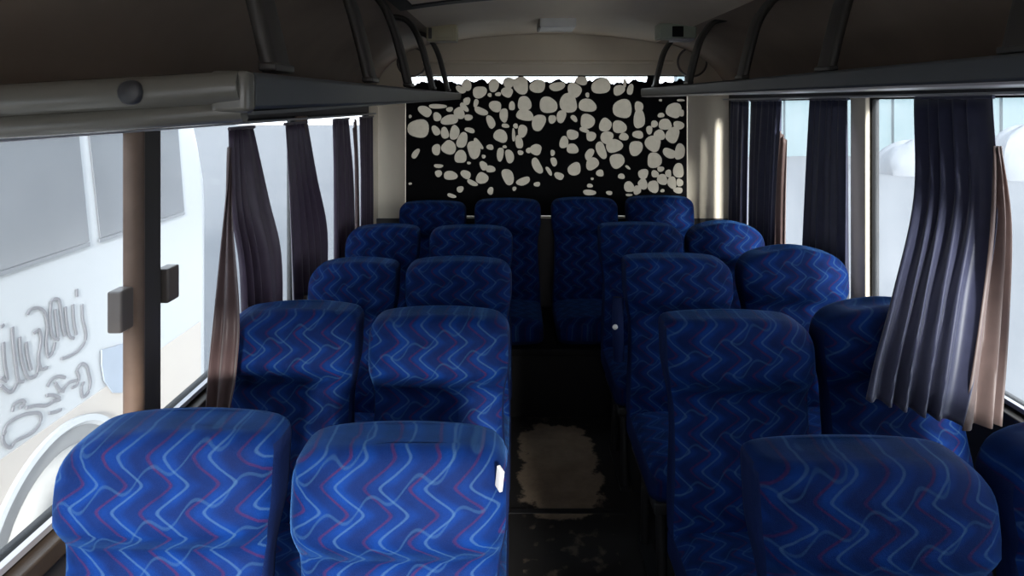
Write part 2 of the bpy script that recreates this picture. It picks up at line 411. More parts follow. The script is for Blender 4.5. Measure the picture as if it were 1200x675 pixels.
# ------------------------------------------------------------------ ceiling fittings and speakers
def ceiling_box(name, label, cat, x, y, sx, sy, sz, mat):
    root = empty(name, (x, y, ceil_z(x))); tag(root, label, cat)
    w = MB(); w.box(-sx/2, sx/2, -sy/2, sy/2, -sz, .006); w.build('housing', mat, root, bevel=.008)
    return root
r = ceiling_box('ceiling_speaker', 'small yellowed box on the rear ceiling, left of centre', 'speaker', -.395, 3.60, .165, .12, .085, M['box'])
w = MB(); w.box(-.070, -.052, -.068, -.058, -.072, -.012); w.build('side_slot', M['latch'], r, bevel=.003)
w = MB(); w.box(-.030, .068, -.065, -.058, -.070, -.014); w.build('lens', M['box'], r, bevel=.003)
r = ceiling_box('ceiling_lamp', 'pale square lamp in the middle of the rear ceiling', 'ceiling lamp', .245, 3.70, .20, .26, .05, M['white'])
w = MB(); w.box(-.108, -.094, -.12, .12, -.052, -.004); w.build('end_cap', M['latch'], r, bevel=.003)
r = ceiling_box('ceiling_speaker', 'small greenish box with dark square front on the rear ceiling, right of centre', 'speaker', .885, 3.55, .20, .12, .075, M['box_g'])
w = MB(); w.box(-.032, .028, -.067, -.058, -.066, -.010); w.build('dark_panel', M['rubber'], r, bevel=.003)
w = MB(); w.box(-.030, .085, -.075, .03, -.088, -.074); w.build('bracket_plate', M['trim'], r, bevel=.003)
# a roof hatch frame ahead of them
root = empty('roof_hatch', (-.18, 2.30, ceil_z(-.18))); tag(root, 'brown roof hatch frame in the ceiling at the top left of centre', 'roof hatch')
def rz_(x): return ceil_z(x-.18)-ceil_z(-.18)
w = MB()
for (x0, x1, y0, y1) in ((-.30, .30, -.45, -.38), (-.30, .30, .38, .45), (-.30, -.24, -.38, .38), (.24, .30, -.38, .38)):
    w.rings([[(x, y0, rz_(x)+.004), (x, y1, rz_(x)+.004), (x, y1, rz_(x)-.022), (x, y0, rz_(x)-.022)] for x in [x0+(x1-x0)*k/6 for k in range(7)]])
w.build('hatch_frame', M['steel'], root)
w = MB(); w.rings([[(x, -.38, rz_(x)+.003), (x, .38, rz_(x)+.003), (x, .38, rz_(x)-.014), (x, -.38, rz_(x)-.014)] for x in [-.24+.48*k/6 for k in range(7)]]); w.build('hatch_panel', M['roof'], root)
w = MB(); w.tube([(-.02, -.05, rz_(0)-.012), (-.02, -.05, rz_(0)-.04), (-.02, .08, rz_(0)-.04), (-.02, .08, rz_(0)-.012)], .008, 8); w.build('handle', M['steel'], root, smooth=True)
for x, lb in ((-.69, 'round speaker grille in the back wall corner above the left rack'), (1.21, 'round speaker grille in the back wall corner above the right rack')):
    root = empty('round_speaker', (x, YB, H+.285)); tag(root, lb, 'speaker', 'round speakers in the rear corners')
    w = MB(); n = 36
    prof = [(.104, 0), (.104, -.008), (.100, -.012), (.094, -.012), (.090, -.006)]
    w.rings([[(q*math.cos(2*PI*k/n), d, q*math.sin(2*PI*k/n)) for k in range(n)] for q, d in prof], cap=False)
    w.build('rim', M['latch'], root, smooth=True)
    w = MB(); prof = [(.0895, 0), (.0895, -.006), (.06, -.011), (.02, -.013)]
    w.rings([[(q*math.cos(2*PI*k/n), d, q*math.sin(2*PI*k/n)) for k in range(n)] for q, d in prof])
    w.build('grille', M['grille'], root, smooth=True)

# ------------------------------------------------------------------ the pebble-patterned shade over the back window
PEBBLES = [(-0.6443,1.5742,0.0686,0.0659,0),(-0.6018,1.6921,0.0521,0.0302,35),(-0.5195,1.6537,0.0274,0.0302,0),(-0.5167,1.7251,0.0576,0.0165,0),(-0.4344,1.6331,0.0576,0.0343,-5),(-0.3686,1.6784,0.0329,0.0439,-20),(-0.4344,1.7045,0.022,0.0165,0),(-0.3356,1.7196,0.0192,0.0357,-40),(-0.3178,1.7607,0.0247,0.0247,0),(-0.2561,1.747,0.0165,0.0274,20),(-0.3068,1.6496,0.0302,0.0192,0),(-0.2972,1.5632,0.0329,0.0178,15),(-0.5277,1.5604,0.0247,0.0357,-25),(-0.4673,1.544,0.0274,0.0384,-20),(-0.4015,1.5467,0.0302,0.0521,15),(-0.3494,1.4946,0.0357,0.0521,15),(-0.4399,1.4452,0.0521,0.0439,35),(-0.3603,1.3834,0.0384,0.0466,0),(-0.2698,1.4315,0.0453,0.0576,-15),(-0.2396,1.4726,0.0165,0.0439,-40),(-0.525,1.4315,0.0302,0.0357,0),(-0.6649,1.404,0.0192,0.0384,30),(-0.5099,1.3203,0.0329,0.0123,5),(-0.5099,1.2696,0.022,0.0247,-30),(-0.4289,1.2559,0.0466,0.0302,-5),(-0.3247,1.2627,0.0357,0.0274,20),(-0.2808,1.2065,0.0384,0.0165,30),(-0.2149,1.238,0.0384,0.0412,30),(-0.3631,1.1626,0.022,0.022,0),(-0.4207,1.1187,0.0329,0.0123,20),(-0.2039,1.3217,0.0247,0.0329,-20),(-0.1573,1.2998,0.0302,0.0247,0),(-0.1573,1.1516,0.0206,0.0247,20),(-0.3041,1.3409,0.0123,0.0096,0),(-0.2039,1.3848,0.0123,0.0137,0),(-0.16,1.4479,0.0247,0.0178,0),(-0.2218,1.6921,0.0466,0.0247,20),(-0.1559,1.6194,0.0247,0.0494,-25),(-0.1244,1.7251,0.0439,0.0357,10),(-0.0667,1.6647,0.0274,0.0494,5),(-0.0558,1.5934,0.0274,0.0137,5),(-0.0887,1.5234,0.0466,0.0439,20),(0.0732,1.7429,0.0494,0.0466,0),(0.0759,1.6647,0.0631,0.0357,10),(-0.0119,1.7278,0.0192,0.0329,0),(0.0595,1.5577,0.0329,0.0412,10),(0.0362,1.4822,0.0247,0.0466,-5),(0.1692,1.6153,0.0466,0.0549,15),(-0.0914,1.3999,0.022,0.0494,10),(-0.0283,1.3862,0.0302,0.0439,-15),(0.0458,1.4109,0.0192,0.0165,0),(0.15,1.4315,0.0412,0.0357,20),(0.1006,1.426,0.0178,0.0178,0),(0.1583,1.3217,0.0302,0.0549,-25),(-0.0393,1.2476,0.0384,0.0549,-15),(0.065,1.2174,0.0494,0.0247,-25),(0.1583,1.1969,0.0206,0.0165,0),(-0.2314,1.8211,0.0466,0.0412,0),(-0.359,1.8389,0.0357,0.022,35),(-0.3178,1.8664,0.0302,0.0384,-30),(-0.1353,1.8664,0.0357,0.0412,0),(-0.0448,1.8211,0.0412,0.0329,25),(-0.0338,1.8842,0.0384,0.0329,0),(0.0485,1.8664,0.0521,0.0576,0),(0.1624,1.8595,0.0521,0.0439,0),(-0.1628,1.8019,0.0137,0.0137,0),(-0.1052,1.8074,0.0192,0.0137,0),(0.0046,1.1667,0.0137,0.0137,0),(-0.0612,1.4507,0.0137,0.011,0),(-0.702,1.6565,0.011,0.011,0),(-0.702,1.201,0.011,0.0082,0),(0.0128,1.592,0.0165,0.0165,0),(-0.0009,1.5302,0.011,0.0466,0),(0.2336,1.7333,0.0576,0.0576,0),(0.2953,1.8595,0.0521,0.0302,-15),(0.4119,1.8348,0.0494,0.0466,25),(0.4599,1.8979,0.0384,0.0302,0),(0.593,1.8623,0.0617,0.0549,-10),(0.3708,1.747,0.0617,0.0631,-10),(0.4997,1.7306,0.0604,0.0439,0),(0.4997,1.8019,0.0137,0.0165,0),(0.261,1.6373,0.0247,0.0302,0),(0.3227,1.6565,0.0329,0.0412,15),(0.4092,1.6427,0.0274,0.0165,40),(0.4997,1.6235,0.0521,0.0466,10),(0.6205,1.5988,0.0384,0.0494,25),(0.7165,1.5851,0.0494,0.0412,0),(0.7384,1.7086,0.0604,0.0686,0),(0.7138,1.8348,0.0412,0.0329,-15),(0.7522,1.8801,0.011,0.0274,0),(0.7906,1.8389,0.022,0.0357,10),(0.8482,1.7223,0.0274,0.0384,0),(0.8509,1.64,0.0384,0.0659,-5),(0.3982,1.533,0.0384,0.0357,0),(0.4778,1.5645,0.0329,0.0165,20),(0.5244,1.522,0.0357,0.0302,0),(0.3406,1.4809,0.0302,0.0412,0),(0.3982,1.437,0.0412,0.0329,0),(0.6314,1.5138,0.0439,0.0412,20),(0.6808,1.4562,0.0576,0.0439,-25),(0.593,1.4274,0.0329,0.0576,-20),(0.5134,1.3999,0.0247,0.0439,35),(0.5327,1.3354,0.0466,0.0384,-25),(0.7,1.3546,0.0466,0.0521,-20),(0.5848,1.2723,0.0274,0.022,0),(0.4119,1.2998,0.0466,0.0412,-20),(0.272,1.3491,0.0192,0.0329,-20),(0.2638,1.4095,0.0137,0.022,0),(0.3077,1.2531,0.0357,0.022,20),(0.2391,1.286,0.0137,0.0329,-35),(0.7467,1.5193,0.0329,0.0247,20),(0.8427,1.533,0.0357,0.0274,0),(0.8276,1.4411,0.0439,0.0521,0),(0.7741,1.3107,0.022,0.0082,40),(0.7302,1.2504,0.022,0.0192,0),(0.5327,1.2339,0.011,0.0082,0),(0.5162,1.1873,0.0192,0.0137,0),(0.5134,1.1406,0.0439,0.0192,0),(0.6479,1.1379,0.022,0.0137,0),(0.7824,1.179,0.0329,0.0384,-10),(0.8372,1.1571,0.0247,0.0329,0),(0.7824,1.1241,0.0247,0.0082,0),(0.8784,1.2668,0.0357,0.0329,0),(0.8756,1.1982,0.0302,0.0384,-30),(0.947,1.1804,0.0357,0.0439,0),(0.9538,1.3588,0.0521,0.0494,0),(0.9442,1.4726,0.0576,0.0494,25),(0.9538,1.6057,0.0247,0.022,0),(0.9195,1.5645,0.022,0.0274,0),(1.0266,1.6016,0.0466,0.0357,-5),(0.9991,1.6647,0.022,0.0165,0),(0.9881,1.5302,0.0357,0.0384,-20),(1.0773,1.5302,0.0466,0.0521,30),(1.0869,1.6976,0.0494,0.0549,15),(1.1185,1.5961,0.0384,0.0274,0),(1.1391,1.6784,0.0165,0.022,0),(1.0567,1.4068,0.0466,0.0329,30),(1.1253,1.4177,0.0329,0.0576,5),(1.1171,1.2888,0.0384,0.0466,0),(1.0074,1.2284,0.0357,0.0357,0),(0.958,1.2668,0.0247,0.0247,0),(0.9964,1.2998,0.022,0.0192,0),(1.0485,1.2696,0.022,0.0247,0),(1.0732,1.2078,0.0302,0.0412,0),(1.1253,1.2078,0.022,0.0274,0),(1.1144,1.1557,0.0302,0.022,0),(1.0087,1.153,0.0137,0.011,0),(0.995,1.7662,0.011,0.0082,0),(1.1322,1.7662,0.0247,0.0082,0)]
YS = 4.397
root = empty('rear_shade', (.22, YS, .98)); tag(root, 'black rear window shade covered in pale pebble shapes with ragged top edge', 'window shade')
ox, oz = .22, .98
random.seed(3)
x0, x1 = -.725, 1.168
nx = 190; top = []
for i in range(nx+1):
    x = x0+(x1-x0)*i/nx
    z = H+.150 + .010*math.sin(x*23+1)+.008*math.sin(x*61+2)+random.uniform(-.006, .006)
    for (bx, bz, rx, ry, a) in PEBBLES:                  # cloth is cut around the topmost pebbles
        if bz > H+.05 and abs(x-bx) < rx*1.05: z = max(z, min(bz+ry*math.sqrt(max(0, 1-((x-bx)/(rx*1.05))**2))+.004, H+.192))
    if .90 < x < .98: z = H+.192
    top.append((x, z))
from mathutils.geometry import delaunay_2d_cdt
sec = [(x-ox, z-oz) for x, z in top]; low = [(x-ox, .985-oz+.006*math.sin(x*9)) for x, z in top[::10]]
vv = [Vector(p) for p in low + sec[::-1]]; ff = [list(range(len(vv)))]
for (bx, bz, rx, ry, a) in PEBBLES:
    n = 22; ca, sa = math.cos(math.radians(-a)), math.sin(math.radians(-a)); ph = random.uniform(0, 6.28); ph2 = random.uniform(0, 6.28)
    k = len(vv)
    for i in range(n):
        t = 2*PI*i/n
        rr = 1+.07*math.sin(2*t+ph)+.06*math.sin(3*t+ph2)
        c, s_ = math.cos(t), math.sin(t)
        c = math.copysign(abs(c)**.88, c); s_ = math.copysign(abs(s_)**.88, s_)
        px, pz = rx*rr*c, ry*rr*s_
        X = bx+px*ca-pz*sa; Z = bz+px*sa+pz*ca
        X = min(max(X, x0+.004), x1-.004); Z = min(max(Z, .995), H+.19)
        vv.append(Vector((X-ox, Z-oz)))
    ff.append(list(range(k, k+n)))
ov, oe, of, _, _, ofo = delaunay_2d_cdt(vv, [], ff, 1, 1e-5)
w = MB(); w.add([(p.x, 0, p.y) for p in ov])
for fc, orig in zip(of, ofo):
    w.face(fc, 1 if any(q > 0 for q in orig) else 0)     # woven pebbles are pale, the ground between them black
w.build('patterned_cloth', [M['black_cloth'], M['pebble']], root)

# ------------------------------------------------------------------ bus seats
SEAT_W, SEAT_H, CUSH = .43, 1.12, .53
def backrest_mesh(name, rl, rr, crown, flare=.020):
    """lofted backrest, front face towards -Y, headrest bulge above a crease"""
    z0 = .50; h = SEAT_H-z0; T = .105; nr = 34
    rings = []; hw = SEAT_W/2
    def ext(t, r):
        e = hw - flare*(1-smoothstep(h-.28, h-.12, t)) * (1 - .75*smoothstep(.32, .02, t) if True else 1)
        if t > h-r: q = (t-(h-r))/r; e -= r*(1-math.sqrt(max(0, 1-q*q)))
        return e
    ts = [h*(i/nr) for i in range(nr-9)]
    ts += [ts[-1] + (h-ts[-1])*math.sin(PI/2*k/13) for k in range(1, 14)]
    n4 = 9
    for t in ts:
        xl, xr = -ext(t, rl), ext(t, rr); fz = .040
        th = T/2; dth = 0
        if t > h-fz: q = (t-(h-fz))/fz; dth = fz*(1-math.sqrt(max(0, 1-q*q)))
        # front bulge profile
        head = .052*smoothstep(h-.216, h-.160, t); crease = -.010*math.exp(-((t-(h-.200))/.014)**2)
        lumbar = .028*math.exp(-((t-.14)/.11)**2)
        lean = math.tan(math.radians(9))*(t-h)
        cx = (xl+xr)/2; ex = (xr-xl)/2
        yc = T/2 + lean
        yf = -(T/2) - head - crease*-1 - lumbar + dth; yb = T/2 - dth
        ring = []
        nn = 44
        for k in range(nn):
            a = 2*PI*k/nn; c, s_ = math.cos(a), math.sin(a)
            e = 4.5
            den = (abs(c)**e+abs(s_)**e)**(1/e)
            x = cx + ex*c/den; u = s_/den
            xn = (x-cx)/max(ex, 1e-4)
            y = (yb*u if u > 0 else -yf*u)
            if u < 0: y += .010*(1-xn*xn)*u*1.0 * (1 if t < h-fz else .4)
            zt = t - crown*xn*xn*smoothstep(h*.55, h, t)
            ring.append((x, yc+y, z0+zt))
        rings.append(ring)
    w = MB()
    def side(i):
        if i < 0: return 0
        a = (i+.5)/44*2*PI
        c, s_ = math.cos(a), math.sin(a)
        return 0 if (s_ < -.5) else 1
    w.rings(rings, mi=side)
    # top faces keep the pattern
    o = w.build(name, [M['fabric'], M['side']], smooth=True)
    me = o.data
    for p in me.polygons:
        if p.normal.z > .45: p.material_index = 0
        p.use_smooth = True
    return o
def cushion_mesh():
    w = MB(); rings = []
    L0, L1 = -.50, -.035; hw = SEAT_W/2-.004
    ys = [L0 + (L1-L0)*i/16 for i in range(17)]
    n = 32
    for i, y in enumerate(ys):
        q = 1.0
        r = .06
        if y < L0+r: d = (L0+r-y)/r; q = math.sqrt(max(.0, 1-d*d))
        zc = CUSH-.075; hz = .035+.035*q; ring = []
        crown = .012
        for k in range(n):
            a = 2*PI*k/n; c, s_ = math.cos(a), math.sin(a); den = (abs(c)**5+abs(s_)**5)**.2
            x = (hw-.02*(1-q))*c/den; u = s_/den
            ring.append((x, y, zc+hz*u + (crown*(1-(x/hw)**2) if u > 0 else 0) - .03*(1-q)*0))
        rings.append(ring)
    w.rings(rings, mi=lambda i: 0 if (i < 0 or math.sin((i+.5)/n*2*PI) > .55) else 1)
    return w.build('seat_cushion', [M['fabric_h'], M['side']], smooth=True)

def make_seat(variant, legs=True):
    rl, rr, crown = dict(A=(.095, .035, .012), B=(.060, .070, .010), E=(.055, .055, .010), C=(.026, .085, .008), D=(.10, .095, .022))[variant]
    root = empty('bus_chair', (0, 0, 0))
    b = backrest_mesh('backrest', rl, rr, crown); b.parent = root
    c = cushion_mesh(); c.parent = root
    w = MB()
    w.rings([[(x*(SEAT_W/2-.03), .107+dy+math.tan(math.radians(9))*(z-SEAT_H), z) for x, dy in ((-1, -.004), (-.9, .012), (.9, .012), (1, -.004))] for z in (.54, .62, .90, 1.02)])
    w.build('back_shell', M['shell'], root, smooth=True)
    if not legs: return root
    w = MB(); w.box(-.19, .19, -.46, -.03, .345, .385); w.box(-.19, .19, -.05, -.01, .385, .52); w.build('base_frame', M['steel'], root, bevel=.006)
    for sx in (-1, 1):
        w = MB(); w.tube([(sx*.15, -.40, .0), (sx*.15, -.37, .345)], .019, 10)
        w.tube([(sx*.15, -.10, .0), (sx*.15, -.13, .345)], .019, 10)
        w.box(sx*.15-.025, sx*.15+.025, -.44, -.06, 0, .014)
        w.build('leg', M['steel'], root, smooth=True)
    return root
def copy_tree(o, parent=None):
    c = o.copy(); C.objects.link(c)
    if parent: c.parent = parent
    for ch in list(o.children): copy_tree(ch, c)
    return c
SEATS = [
    ('window','L',1, -0.670,1.267, 0.427,1.114,'A'),
    ('aisle','L',1, -0.220,1.267, 0.423,1.086,'B'),
    ('window','L',2, -0.677,1.975, 0.413,1.123,'A'),
    ('aisle','L',2, -0.226,1.975, 0.431,1.105,'B'),
    ('window','L',3, -0.660,2.670, 0.365,1.096,'A'),
    ('aisle','L',3, -0.227,2.670, 0.439,1.100,'B'),
    ('window','L',4, -0.683,3.370, 0.381,1.109,'A'),
    ('aisle','L',4, -0.222,3.370, 0.435,1.104,'B'),
    ('aisle','R',1, 0.674,1.220, 0.449,1.081,'C'),
    ('window','R',1, 1.125,1.220, 0.427,1.117,'D'),
    ('aisle','R',2, 0.674,1.950, 0.449,1.102,'C'),
    ('window','R',2, 1.134,1.950, 0.441,1.142,'D'),
    ('aisle','R',3, 0.674,2.660, 0.445,1.116,'C'),
    ('window','R',3, 1.145,2.660, 0.441,1.152,'D'),
    ('aisle','R',4, 0.657,3.350, 0.432,1.122,'C'),
    ('window','R',4, 1.093,3.350, 0.397,1.131,'D'),
    ('back','L',5, -0.510,4.080, 0.419,1.127,'E'),
    ('back','L',5, -0.038,4.080, 0.419,1.143,'E'),
    ('back','R',5, 0.446,4.080, 0.419,1.149,'E'),
    ('back','R',5, 0.921,4.080, 0.424,1.160,'E'),]
LABELS = [
 'blue wavy-patterned bus seat at the front left, nearest the window with the brown-edged pillar',
 'blue wavy-patterned bus seat at the front left, aisle side, white tag on its edge',
 'blue bus seat on the left behind the front pair, tucked under the nearest plum curtain',
 'blue bus seat on the left aisle, directly behind the front seat with the white tag',
 'dim blue window seat on the left, third from the front',
 'dim blue aisle seat on the left, third from the front',
 'dark blue window seat on the left, last before the rear bench',
 'dark blue aisle seat on the left, last before the rear bench',
 'blue wavy-patterned bus seat at the front right, aisle side, square inner corner',
 'blue bus seat cut off by the right edge of the frame',
 'tall dark blue aisle seat on the right, second from the front',
 'blue window seat on the right, half hidden by the big navy curtain',
 'dark blue aisle seat on the right with a raised armrest, third from the front',
 'round-topped blue window seat on the right, in front of the middle navy curtain',
 'very dark blue aisle seat on the right, last before the rear bench',
 'dark blue window seat on the right, last before the rear bench, beside the far curtains',
 'rear bench seat under the shade, leftmost of the four',
 'rear bench seat under the shade, second from the left',
 'rear bench seat under the shade, third from the left',
 'rear bench seat under the shade, rightmost of the four',
]
protos = {}
made = []
for i, (where, sd, row, cx, y, wd, topz, var) in enumerate(SEATS):
    if var not in protos: protos[var] = make_seat(var, var != 'E'); o = protos[var]
    else: o = copy_tree(protos[var])
    o.location = (cx, y, 0); o.scale = (wd/SEAT_W, 1, topz/SEAT_H)
    tag(o, LABELS[i], 'seat', 'blue bus seats')
    made.append(o)
w = MB(); w.box(-.72, 1.17, 3.60, 4.34, .0, .384); w.box(-.74, 1.19, 3.585, 3.602, .345, .384)
tag(w.build('bench_base', M['rubber'], bevel=.006), 'black box base under the rear bench seats', 'bench base')
# details single seats have
w = MB(); w.box(-.001, .006, -.010, .010, -.022, .022)
lb = w.build('tag', M['white'], made[1], bevel=.002, loc=(.195, -.060, 1.075)); lb.rotation_euler = (.2, 0, .5); lb['label'] = 'torn white tag'
w = MB(); w.tube(spline([(-.238, -.020, .70), (-.242, -.028, .80), (-.242, -.020, .90), (-.238, -.012, .955)], 5), .022, 12); w.build('armrest', M['side'], made[12], smooth=True)
w = MB(); w.disc((-.255, -.045, .845), (-.4, -1, .1), .010, .012, 16, bevel=.003); w.build('cap', M['white'], made[12], smooth=True)

# ------------------------------------------------------------------ curtains
def curtain(label, group, levels, folds, amp, mat, name='curtain', rows=26, backlit_edge=None, seed=0):
    """levels: list of (left point, right point) from top to bottom; cloth hangs between them in folds"""
    rnd = random.Random(seed)
    lp = spline([a for a, b in levels], 8); rp = spline([b for a, b in levels], 8)
    base = lp[0].lerp(rp[0], .5); root = empty(name, base); tag(root, label, 'curtain', group)
    def sheet(l, r, nf, am, nm, mt, seed2):
        w = MB(); n = 16*nf+1; front = []; rn = random.Random(seed2)
        ph = [rn.uniform(-.8, .8) for _ in range(nf+2)]
        wts = [rn.uniform(.45, 1.6) for _ in range(nf)]; hts = [rn.uniform(.5, 1.15) for _ in range(nf+1)]
        cum = [0]
        for x_ in wts: cum.append(cum[-1]+x_)
        for j, (a, b) in enumerate(zip(l, r)):
            q = j/(len(l)-1)
            d = (b-a); nrm = Vector((d.y, -d.x, 0)).normalized()
            if nrm.y > 0: nrm = -nrm
            row = []
            for i in range(n):
                s = i/(n-1)
                ss = s + (.05*math.sin(q*2.6+ph[1])*math.sin(PI*s))
                f = min(max(ss, 0), .9999)*nf; k_ = int(f); fr_ = f-k_
                lo, hi = cum[k_], cum[k_+1]
                pos = (lo+(hi-lo)*fr_)/cum[-1]*nf
                am_k = hts[k_]*(1-fr_)+hts[k_+1]*fr_
                wv = math.sin(2*PI*pos + ph[0] + .5*math.sin(q*2.2+ph[2 % len(ph)])) * am_k
                row.append(a.lerp(b, s) + nrm*am*wv*(.65+.5*q) - base)
            front.append(row)
        w.rings(front, closed=False)
        o = w.build(nm, mt, root, smooth=True)
        for p in o.data.polygons: p.use_smooth = True
        s_ = o.modifiers.new('thickness', 'SOLIDIFY'); s_.thickness = .002; s_.offset = 0
        return o
    sheet(lp, rp, folds, amp, 'cloth', mat, seed)
    if backlit_edge:
        l2 = spline([a for a, b in backlit_edge], 8); r2 = spline([b for a, b in backlit_edge], 8)
        sheet(l2, r2, 2, amp*.7, 'backlit_edge', M['backlit_edge_left'] if mat is M['curtain'] else M['backlit_edge'], seed+1)  # extra strip painting the fold edge as lit through by the window
    # header tape gathered on the rail
    w = MB(); t0, t1 = lp[0]-base, rp[0]-base
    w.tube([t0+Vector((0, 0, .004)), t1+Vector((0, 0, .004))], .006, 10); w.build('header_tape', mat, root, smooth=True)
    return root
gL, gR = 'plum curtains on the left', 'navy curtains on the right'
def PT(px, py, Y): return ((px-602)*Y/760, Y, H-(py-122)*Y/760)
curtain('plum curtain nearest on the left, brown backlit edge, spilling over the second-row seat', gL,
        [((-.925, 2.11, 1.655), (-.925, 2.31, 1.655)), ((-.915, 2.10, 1.40), (-.87, 2.31, 1.40)), ((-.90, 2.13, 1.20), (-.83, 2.32, 1.20)), ((-.90, 2.16, .90), (-.83, 2.34, .90))],
        4, .015, M['curtain'], seed=1,
        backlit_edge=[((-.925, 2.10, 1.60), (-.925, 2.12, 1.60)), ((-.915, 2.05, 1.40), (-.895, 2.06, 1.40)), ((-.865, 1.885, 1.15), (-.79, 1.875, 1.15)), ((-.868, 1.855, .98), (-.785, 1.845, .98)), ((-.872, 1.85, .868), (-.80, 1.835, .868))])
curtain('plum curtain second on the left, narrow at top, ending behind a seat', gL,
        [((-.925, 2.62, 1.655), (-.925, 2.90, 1.655)), ((-.92, 2.64, 1.40), (-.91, 2.98, 1.40)), ((-.92, 2.66, 1.15), (-.91, 3.12, 1.15)), ((-.92, 2.68, .90), (-.91, 3.12, .90))], 5, .016, M['curtain'], seed=2)
curtain('plum curtain third on the left, beside the last window pane', gL,
        [((-.925, 3.33, 1.655), (-.925, 3.64, 1.655)), ((-.92, 3.32, 1.35), (-.92, 3.72, 1.35)), ((-.92, 3.33, .90), (-.92, 3.76, .90))], 5, .016, M['curtain'], seed=3,
        backlit_edge=[((-.925, 3.74, 1.60), (-.925, 3.80, 1.66)), ((-.92, 3.77, 1.35), (-.92, 3.82, 1.35)), ((-.92, 3.80, .90), (-.92, 3.84, .90))])
curtain('plum curtain farthest on the left, in the corner by the cream back wall', gL,
        [((-.925, 3.90, 1.655), (-.925, 4.27, 1.655)), ((-.925, 3.92, 1.30), (-.925, 4.27, 1.30)), ((-.925, 3.92, .90), (-.925, 4.27, .90))], 5, .016, M['curtain'], seed=4)
curtain('big navy curtain nearest on the right, swept out over the second-row seat, brown backlit edge', gR,
        [((1.395, 2.25, 1.757), (1.395, 1.885, 1.757)), ((1.27, 2.05, 1.45), (1.385, 1.85, 1.45)), ((1.10, 1.885, 1.19), (1.30, 1.79, 1.19)), ((1.00, 1.80, 1.04), (1.235, 1.74, 1.02)), ((.945, 1.745, .95), (1.165, 1.685, .905))],
        5, .024, M['curtain_r'], seed=5,
        backlit_edge=[((1.385, 1.87, 1.62), (1.395, 1.855, 1.62)), ((1.335, 1.83, 1.36), (1.40, 1.83, 1.40)), ((1.26, 1.775, 1.12), (1.365, 1.80, 1.12)), ((1.165, 1.70, .89), (1.285, 1.72, .89))])
curtain('middle navy curtain on the right between two bright panes', gR,
        [((1.41, 3.08, 1.757), (1.41, 2.74, 1.757)), ((1.405, 3.10, 1.40), (1.405, 2.72, 1.40)), ((1.395, 3.12, .92), (1.395, 2.70, .92))], 6, .016, M['curtain_r'], seed=6)
curtain('far navy curtain on the right, brown backlit edge, beside the narrow bright pane', gR,
        [((1.41, 3.86, 1.757), (1.41, 3.43, 1.757)), ((1.405, 3.86, 1.40), (1.405, 3.44, 1.40)), ((1.40, 3.86, .92), (1.40, 3.46, .92))], 6, .016, M['curtain_r'], seed=7,
        backlit_edge=[((1.41, 3.43, 1.60), (1.42, 3.38, 1.55)), ((1.405, 3.46, 1.30), (1.415, 3.38, 1.30)), ((1.40, 3.47, .92), (1.415, 3.39, .92))])
curtain('dark navy curtain deepest on the right, in the corner by the cream back wall', gR,
        [((1.41, 4.20, 1.757), (1.41, 3.90, 1.757)), ((1.405, 4.20, 1.40), (1.405, 3.90, 1.40)), ((1.40, 4.20, .92), (1.40, 3.90, .92))], 4, .016, M['curtain_r'], seed=8)
for x, z, lb in ((-.925, 1.676, 'thin pale curtain rail under the left luggage rack'), (1.405, 1.7705, 'thin pale curtain rail under the right luggage rack')):
    w = MB(); w.tube([(x, .3, z), (x, 4.34, z)], .005, 10)
    for y in (.35, 1.6, 2.92, 4.3): w.box(min(x, XL if x < 0 else XR), max(x, XL if x < 0 else XR), y-.008, y+.008, z-.004, z+.004)
    tag(w.build('curtain_rail', M['trim'], smooth=False), lb, 'curtain rail', 'curtain rails')

XB_ = -2.6
